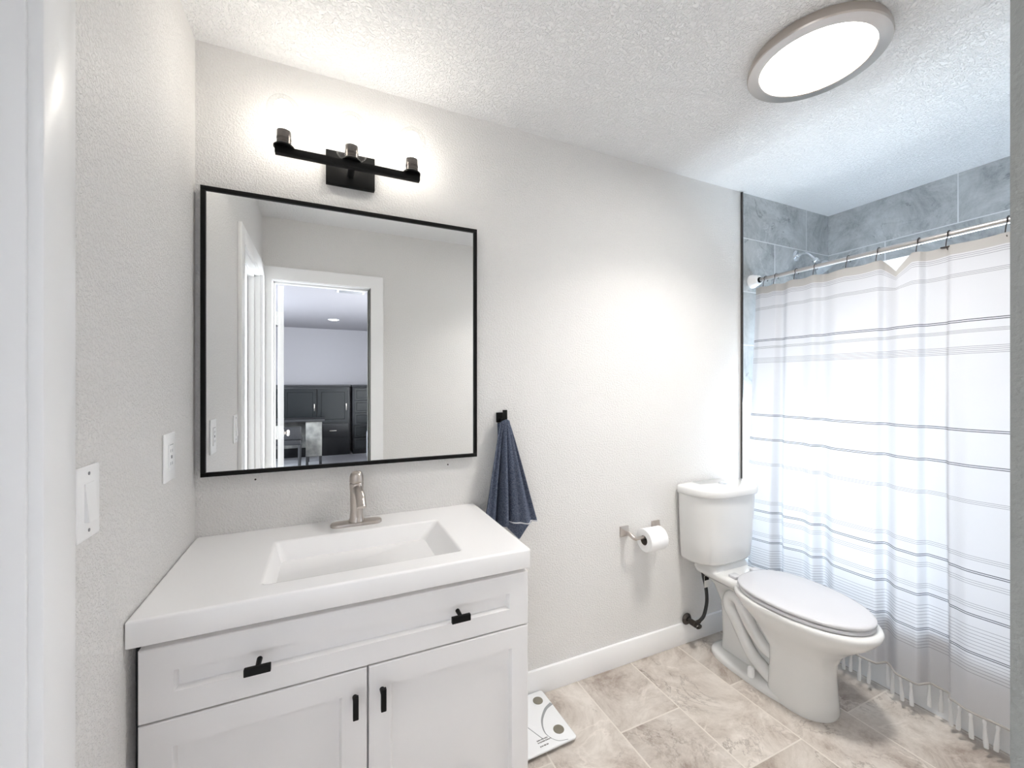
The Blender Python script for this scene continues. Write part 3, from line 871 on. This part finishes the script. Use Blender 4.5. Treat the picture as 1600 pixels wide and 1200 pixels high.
# trapway on each flank
for sx in (-1, 1):
    X = TX + sx * 0.068
    path = spline([(X, 1.185, 0.050), (X, 1.235, 0.075), (X, 1.285, 0.105), (X, 1.325, 0.160), (X, 1.365, 0.225), (X, 1.402, 0.275), (X, 1.395, 0.318), (X, 1.352, 0.322), (X, 1.318, 0.275), (X - sx * 0.004, 1.285, 0.220), (X - sx * 0.012, 1.235, 0.165), (X - sx * 0.03, 1.18, 0.14)], 6)
    m.tube(path, [0.0285 + 0.0015 * math.sin(k * 0.3) for k in range(len(path))], 18)
bowl = m.build('bowl', 'porcelain', t, angle=60)
for sx in (-1, 1):
    m = MB(); m.lathe([(0.0145, 0.0), (0.0145, 0.030), (0.012, 0.040), (0.006, 0.044), (0.0, 0.0445)], (TX + sx * 0.106, 1.262, 0.026), 'Z', 20, cap1=False)
    m.build('bolt_cap', 'plastic', bowl)
# seat ring and lid
m = MB()
m.loops([egg(TX, 1.34, 0.860, 0.176, 0.4125, ymid=1.13, pb=0.8), egg(TX, 1.345, 0.853, 0.183, 0.416, ymid=1.13, pb=0.8), egg(TX, 1.345, 0.853, 0.183, 0.424, ymid=1.13, pb=0.8), egg(TX, 1.34, 0.857, 0.179, 0.428, ymid=1.13, pb=0.8)])
m.build('seat', 'seat', t)
m = MB()
lid = lambda hw, dy, z: egg(TX, 1.352 - dy, 0.851 + dy, hw, z, pb=0.80, pf=0.98, ymid=1.13)
m.loops([lid(0.180, 0.002, 0.4305), lid(0.184, -0.001, 0.434), lid(0.184, -0.001, 0.441), lid(0.181, 0.002, 0.4445), lid(0.172, 0.012, 0.4465), lid(0.10, 0.10, 0.4480)])
m.build('lid', 'seat', t, angle=60)
for sx in (-1, 1):
    m = MB(); m.box(TX + sx * 0.075 - 0.022, TX + sx * 0.075 + 0.022, 1.345, 1.385, 0.420, 0.437, 0.004); m.build('hinge', 'seat', t)
# tank
def tank(hw, d, z, n=56, back=1.588):
    pts = []
    for k in range(n):
        a = 2 * PI * k / n
        c, s = math.cos(a), math.sin(a)
        if s >= 0: pts.append((TX - 0.008 + hw * 0.98 * sgp(c, 0.18), back - 0.03 + 0.03 * sgp(s, 0.3), z))
        else: pts.append((TX - 0.008 + hw * 0.98 * sgp(c, 0.55), back - 0.03 + (d - 0.03) * sgp(s, 0.8), z))
    return pts
m = MB()
m.loops([tank(0.165, 0.140, 0.4535), tank(0.188, 0.163, 0.460), tank(0.196, 0.172, 0.475), tank(0.202, 0.180, 0.56), tank(0.209, 0.187, 0.68), tank(0.213, 0.191, 0.79), tank(0.213, 0.191, 0.796)])
m.build('tank', 'porcelain', t, angle=60)
m = MB()
m.loops([tank(0.214, 0.194, 0.7965), tank(0.220, 0.203, 0.7985), tank(0.222, 0.206, 0.806), tank(0.222, 0.206, 0.826), tank(0.219, 0.202, 0.834), tank(0.211, 0.192, 0.8375), tank(0.12, 0.12, 0.8385)])
lidt = m.build('tank_lid', 'porcelain', t, angle=60)
m = MB(); m.lathe([(0.026, 0.8383), (0.026, 0.8415), (0.022, 0.8445), (0.0, 0.845)], (TX - 0.0, 1.49, 0), 'Z', 32, cap1=False, sx=1.0, sy=0.72)
m.build('flush_button', 'chrome', t)['label'] = 'oval chrome flush button'

# water valve and supply hose
vx, vz = 1.712, 0.130
t = thing('water_supply_valve', 'dark water shut-off valve and black hose below the toilet tank', 'valve', (vx, YB, vz))
m = MB(); m.lathe([(0.030, -0.0135), (0.030, -0.017), (0.022, -0.026), (0.010, -0.028)], (vx, YB, vz), 'Y', 28); m.build('escutcheon', 'gunmetal', t)
m = MB(); m.tube([(vx, 1.573, vz), (vx, 1.520, vz)], 0.009, 14); m.tube([(vx, 1.556, vz), (vx, 1.522, vz)], 0.015, 14); m.tube([(vx, 1.535, vz), (vx + 0.035, 1.535, vz + 0.004)], 0.010, 14)
m.build('valve_body', 'bronze', t)
m = MB(); m.lathe([(0.008, 0.0), (0.019, -0.003), (0.020, -0.012), (0.016, -0.016), (0.0, -0.017)], (vx, 1.519, vz), 'Y', 24, cap1=False, sx=1.0, sy=0.6); m.build('handle', 'gunmetal', t)
m = MB()
hp = spline([(vx + 0.033, 1.535, vz + 0.004), (vx + 0.065, 1.533, vz + 0.030), (vx + 0.082, 1.530, vz + 0.10), (vx + 0.070, 1.526, vz + 0.18), (vx + 0.050, 1.524, vz + 0.24), (vx + 0.044, 1.524, 0.425)], 8)
m.tube(hp, 0.0085, 14)
m.tube([(vx + 0.044, 1.524, 0.418), (vx + 0.044, 1.524, 0.4528)], 0.015, 12)
hose = m.build('supply_hose', 'hose', t)
m = MB(); m.box(vx + 0.043, vx + 0.073, 1.5105, 1.5125, vz + 0.185, vz + 0.245, 0.0005); m.build('hose_tag', 'tag', hose)['label'] = 'white paper tag'
m = MB(); m.box(vx + 0.043, vx + 0.073, 1.509, 1.5104, vz + 0.222, vz + 0.245, 0.0003); m.build('tag_band', 'black', hose)

# ------------------------------------------------------------------ bathtub
t = thing('bathtub', 'white alcove bathtub behind the shower curtain', 'bathtub', (2.62, 0.83, 0))
m = MB()
bx0, bx1, by0, by1 = 2.274, XR - 0.001, YF + 0.001, YB - 0.001
m.loops([rr(bx0, bx1, by0, by1, 0.006, 0.0, 6), rr(bx0, bx1, by0, by1, 0.006, 0.32, 6), rr(bx0 - 0.004, bx1, by0, by1, 0.006, 0.325, 6), rr(bx0 - 0.004, bx1, by0, by1, 0.01, 0.352, 6), rr(bx0 + 0.006, bx1 - 0.006, by0 + 0.006, by1 - 0.006, 0.012, 0.36, 6),
         rr(bx0 + 0.075, bx1 - 0.05, by0 + 0.07, by1 - 0.07, 0.16, 0.36, 6), rr(bx0 + 0.088, bx1 - 0.062, by0 + 0.085, by1 - 0.08, 0.16, 0.347, 6), rr(bx0 + 0.13, bx1 - 0.10, by0 + 0.22, by1 - 0.13, 0.14, 0.12, 6),
         rr(bx0 + 0.19, bx1 - 0.16, by0 + 0.30, by1 - 0.20, 0.10, 0.085, 6)])
m.build('tub_shell', 'tub', t)
m = MB(); m.lathe([(0.03, 0.0), (0.03, 0.003), (0.02, 0.005), (0.0, 0.0055)], (2.62, 1.34, 0.0855), 'Z', 28, cap1=False); m.build('drain', 'chrome', t)

# shower head
sx_, sz_ = 2.640, 2.140
t = thing('shower_fixture', 'chrome shower head on the grey tiled shower wall', 'shower head', (sx_, YB, sz_))
m = MB(); m.lathe([(0.034, -0.0005), (0.033, -0.006), (0.024, -0.012), (0.010, -0.015)], (sx_, YB, sz_), 'Y', 32); m.build('flange', 'chrome', t)
m = MB(); m.tube(spline([(sx_, 1.59, sz_), (sx_, 1.555, sz_ + 0.002), (sx_, 1.525, sz_ - 0.012), (sx_, 1.492, sz_ - 0.050)], 6), 0.0095, 14); m.build('shower_arm', 'chrome', t)
m = MB()
dirv = Vector((0, -0.62, -0.78)).normalized(); p0 = Vector((sx_, 1.494, sz_ - 0.048))
def headpt(h): return tuple(p0 + dirv * h)
m.tube([headpt(h) for h in (0, 0.004, 0.02, 0.024, 0.034, 0.05, 0.066, 0.082, 0.088)], [0.012, 0.017, 0.018, 0.014, 0.016, 0.028, 0.043, 0.047, 0.044], 30)
m.build('spray_head', 'chrome', t)

# ------------------------------------------------------------------ curtain rod, curtain and hooks
RX, RZ = 2.235, 1.940
t = thing('curtain_rod', 'round satin metal shower curtain rod with white end flange', 'curtain rod', (RX, 0.83, RZ))
m = MB(); m.tube([(RX, YF + 0.035, RZ), (RX, 1.00, RZ), (RX, 0.995 + 0.01, RZ)], 0.0125, 24); m.build('outer_tube', 'rodmetal', t)
m = MB(); m.tube([(RX, 1.0, RZ), (RX, 1.555, RZ)], 0.0105, 24); m.build('inner_tube', 'rodmetal', t)
for y, s in ((YB, -1), (YF, 1)):
    m = MB(); m.lathe([(0.038, 0.0005 * s), (0.038, 0.012 * s), (0.036, 0.015 * s), (0.027, 0.042 * s), (0.026, 0.046 * s), (0.016, 0.047 * s), (0.015, 0.040 * s)], (RX, y, RZ), 'Y', 36)
    m.build('flange', 'plastic', t)['label'] = 'white plastic end flange'
    m = MB(); m.lathe([(0.0155, 0.0405 * s), (0.0155, 0.054 * s), (0.0128, 0.055 * s)], (RX, y, RZ), 'Y', 24); m.build('collar', 'black', t)

hook_y = [1.514, 1.455, 1.349, 1.257, 1.115, 0.998, 0.862, 0.772, 0.617, 0.48, 0.34, 0.20]
ZT = 1.893
KEY = [(1.56, 0.000), (1.52, -0.016), (1.44, -0.014), (1.41, 0.014), (1.37, -0.014), (1.30, -0.004), (1.245, -0.018), (1.215, 0.012), (1.14, -0.018), (1.04, -0.016), (0.992, -0.012), (0.972, 0.016),
       (0.91, -0.012), (0.852, -0.014), (0.832, 0.016), (0.775, 0.014), (0.755, -0.008), (0.70, -0.018), (0.60, -0.012), (0.56, 0.014), (0.50, -0.014), (0.43, -0.012), (0.40, 0.014), (0.33, -0.014), (0.27, 0.012), (0.20, -0.014), (0.12, 0.010), (0.075, -0.006)]
def foldx(y):
    for (a, va), (b, vb) in zip(KEY, KEY[1:]):
        if b <= y <= a:
            k = (a - y) / (a - b); k = k * k * (3 - 2 * k)
            return lerp(va, vb, k)
    return 0.0
def curtain_x(y, z):
    h = (ZT - z) / ZT
    amp = 0.65 + 1.35 * h
    left = max(0.0, (y - 1.30) / 0.26)            # the wall end is pushed out beside the toilet tank
    bulge = -0.018 * math.sin(PI * min(1, h * 1.05)) - 0.050 * left * min(1, h * 1.6) ** 1.5
    return RX - 0.022 + foldx(y) * amp + bulge + 0.004 * math.sin(13 * y + 5 * h)
def sag(y):
    """how far the top edge hangs below the hooks"""
    s = 0.0
    for a, b in zip(hook_y, hook_y[1:]):
        if b < y < a:
            k = (a - y) / (a - b)
            s = 0.006 * math.sin(PI * k)
            if abs(a - 0.998) < 1e-6:
                s = 0.062 * max(0.0, 1 - abs(k - 0.52) / 0.40)
    return s
ystep = [1.56 - k * (1.56 - 0.075) / 380 for k in range(381)]
dark, pale = 0.0032, 0.0021
lines = [(1.847, 'p'), (1.840, 'p'), (1.832, 'p'), (1.775, 'p'), (1.769, 'p'), (1.763, 'p'), (1.594, 'd'), (1.587, 'd'), (1.556, 'p'), (1.551, 'p'), (1.546, 'p'),
         (1.493, 'p'), (1.4865, 'p'), (1.480, 'p'), (1.473, 'p'), (1.467, 'p'), (1.185, 'd'), (1.178, 'd'), (1.054, 'd'), (1.047, 'd'), (0.925, 'p'), (0.919, 'p'), (0.913, 'p'),
         (0.721, 'p'), (0.714, 'p'), (0.707, 'p'), (0.667, 'd'), (0.660, 'd'), (0.632, 'p'), (0.624, 'p'), (0.616, 'p'), (0.546, 'p'), (0.538, 'p'), (0.530, 'p'), (0.507, 'd'), (0.500, 'd'),
         (0.460, 'p'), (0.447, 'p'), (0.434, 'p'), (0.421, 'p'), (0.408, 'p'), (0.395, 'p'), (0.382, 'p'), (0.366, 'd'), (0.359, 'd'), (0.347, 'p'), (0.335, 'p'), (0.323, 'p'), (0.311, 'p'), (0.299, 'p'), (0.287, 'p')]
ZB = 0.142
zs = {ZT: 'curtain_hem', 1.875: 'curtain_hem', 1.854: 'curtain'}
for z, k in lines:
    w = dark if k == 'd' else pale
    zs[z + w / 2] = 'thread_dark' if k == 'd' else 'thread_pale'
    zs[z - w / 2] = 'curtain'
zk = sorted(zs, reverse=True)
rows = []
for a, b in zip(zk, zk[1:] + [ZB]):
    n = max(1, int(round((a - b) / 0.03)))
    for k in range(n): rows.append((lerp(a, b, k / n), zs[a]))
rows.append((ZB, None))
t = thing('shower_curtain', 'white sheer shower curtain with grey stripes and a tasselled hem', 'curtain', (2.2, 0.83, 0.04))
m = MB()
prev = None
for z, mk in rows:
    row = []
    for y in ystep:
        s = sag(y)
        dz = s * max(0.0, 1 - (ZT - z) / 0.16)
        ww = 0.006 * math.sin(4.1 * y + 1.0) * (1 - z / ZT)
        row.append(m.bm.verts.new((curtain_x(y, z), y, z - dz + ww)))
    if prev:
        m.use(pm)
        for i in range(len(row) - 1): m.face([prev[i], prev[i + 1], row[i + 1], row[i]])
    prev, pm = row, mk
m.build('cloth', 'curtain', t, angle=180)
edge = lambda y: Vector((curtain_x(y, ZB), y, ZB + 0.006 * math.sin(4.1 * y + 1.0) * (1 - ZB / ZT)))
m = MB(); m.tube([edge(y) - Vector((0.002, 0, 0.002)) for y in ystep[::2]], 0.0045, 8); m.build('rolled_hem', 'curtain_hem', t)
m = MB()
a, b = 0.995, 0.865
m.loops([[(RX + 0.004, a, ZT + 0.001), (RX + 0.004, b, ZT + 0.001)], [(RX + 0.006, a, ZT - 0.075), (RX + 0.006, b, ZT - 0.075)]], close=False, cap0=False, cap1=False)
m.build('inner_hem', 'liner', t)['label'] = 'bright white inner hem showing where the top edge sags'
yy = 1.545
while yy > 0.09:
    e = edge(yy)
    L_ = random.uniform(0.088, 0.108)
    dx, dy = random.uniform(-0.006, 0.004), random.uniform(-0.006, 0.006)
    m = MB()
    pts = [e + Vector((-0.002 + dx * k, dy * k, -0.004 - L_ * k)) for k in (0, 0.06, 0.14, 0.2, 0.5, 0.8, 1.0)]
    m.tube(pts, [0.003, 0.0055, 0.0058, 0.0042, 0.0062, 0.0075, 0.0068], 9)
    m.build('tassel', 'fringe', t)
    yy -= random.uniform(0.031, 0.037)

def make_hook():
    m = MB()
    path = [(0.010, 0, -0.012)]
    for k in range(13):
        a = math.radians(-30 + k * 20)
        path.append((0.0165 * math.cos(a), 0.0, 0.0165 * math.sin(a)))
    path += [(-0.018, 0.002, -0.020), (-0.020, 0.004, -0.050)]
    m.tube(spline(path, 2), 0.0017, 8)
    m.box(-0.0235, -0.0185, -0.013, 0.019, -0.0525, -0.0475, 0.001)
    m.tube(spline([(-0.021, 0.0, -0.051), (-0.026, -0.002, -0.058), (-0.025, -0.003, -0.064)], 3), 0.0017, 8)
    return m.build('curtain_hook', 'bronze', None, base=(0, 0, 0))
hk = make_hook()
PHR = ['first curtain hook, beside the white rod flange', 'second curtain hook from the white rod flange', 'third curtain hook from the white rod flange', 'fourth curtain hook, in front of the shower head',
       'fifth curtain hook from the white rod flange', 'sixth curtain hook, left of the sagging white triangle', 'seventh curtain hook, right of the sagging white triangle', 'eighth curtain hook from the white rod flange',
       'ninth curtain hook, at the door frame edge of the photo']
for i, y in enumerate(hook_y[:9]):
    o = hk if i == 0 else hk.copy()
    if i: COL.objects.link(o)
    o.location = (RX, y, RZ - 0.003 if y > 1.0 else RZ - 0.001)
    tag(o, 'dark bronze ' + PHR[i], 'curtain hook', 'hooks along the shower rod')

# ------------------------------------------------------------------ bathroom scale
sa = math.radians(2.0)
t = thing('bathroom_scale', 'white glass bathroom scale on the floor beside the vanity', 'scale', (0.708, 1.447, 0))
S0 = Vector((0.708, 1.447, 0))
def SP(u, v, z): return (S0.x + u * math.cos(sa) - v * math.sin(sa), S0.y + u * math.sin(sa) + v * math.cos(sa), z)
def srect(hu, hv, r, z): return [SP(p[0], p[1], z) for p in rr(-hu, hu, -hv, hv, r, 0, 6)]
m = MB(); m.loops([srect(0.152, 0.132, 0.012, 0.014), srect(0.153, 0.133, 0.012, 0.016), srect(0.153, 0.133, 0.012, 0.020), srect(0.151, 0.131, 0.011, 0.022)])
m.build('glass_platform', 'scale_top', t)
m = MB(); m.loops([srect(0.13, 0.11, 0.02, 0.006), srect(0.14, 0.12, 0.02, 0.0138)])
m.build('underside', 'scale_base', t)
for u in (-0.095, 0.095):
    for v in (-0.075, 0.085):
        m = MB(); m.lathe([(0.021, 0.0222), (0.021, 0.0230), (0.018, 0.0236)], SP(u + (0.012 if u > 0 else -0.012), v, 0), 'Z', 32); m.build('contact_pad', 'scale_metal', t)['label'] = 'round metal contact pad'
        m = MB(); m.lathe([(0.014, 0.0), (0.015, 0.0058)], SP(u, v, 0), 'Z', 20); m.build('foot', 'scale_base', t)
# printed grey curves: flat bands on the glass
m = MB()
def band(fn, w, n=40):
    a, b = [], []
    for k in range(n + 1):
        k_ = k / n
        p = Vector(fn(k_)); q = Vector(fn(min(1, k_ + 0.01))) - Vector(fn(max(0, k_ - 0.01)))
        nrm = Vector((-q.y, q.x)).normalized() * w(k_)
        a.append(m.bm.verts.new(SP(p.x + nrm.x, p.y + nrm.y, 0.0223))); b.append(m.bm.verts.new(SP(p.x - nrm.x, p.y - nrm.y, 0.0223)))
    for k in range(n): m.face([a[k], a[k + 1], b[k + 1], b[k]])
for s in (1, -1):
    ctl = [(0.150, 0.048), (0.110, 0.030), (0.068, -0.015), (0.052, -0.070), (0.075, -0.115), (0.115, -0.129)]
    pts = [p.xy for p in spline([(s * a, b, 0) for a, b in ctl], 10)]
    band(lambda k, pts=pts: pts[min(len(pts) - 2, int(k * (len(pts) - 1)))].lerp(pts[min(len(pts) - 2, int(k * (len(pts) - 1))) + 1], k * (len(pts) - 1) - min(len(pts) - 2, int(k * (len(pts) - 1)))), lambda k: 0.0012 + 0.0065 * max(0, 1 - k * 1.5), 50)
band(lambda k: (lerp(-0.01, 0.03, k), lerp(0.02, -0.085, k)), lambda k: 0.0016, 10)
m.build('printed_curve', 'scale_grey', t, smooth=False)
m = MB()
for row, (v0, n) in enumerate(((-0.086, 9), (-0.095, 11), (-0.112, 7))):
    for k in range(n):
        u = 0.006 + k * 0.0052 + random.uniform(-0.0006, 0.0006)
        h = random.uniform(0.002, 0.003)
        p = SP(u, v0, 0.0225)
        m.box(p[0] - 0.0016, p[0] + 0.0016, p[1] - h, p[1] + h, 0.0222, 0.0224)
m.build('lettering', 'scale_dark', t, smooth=False)
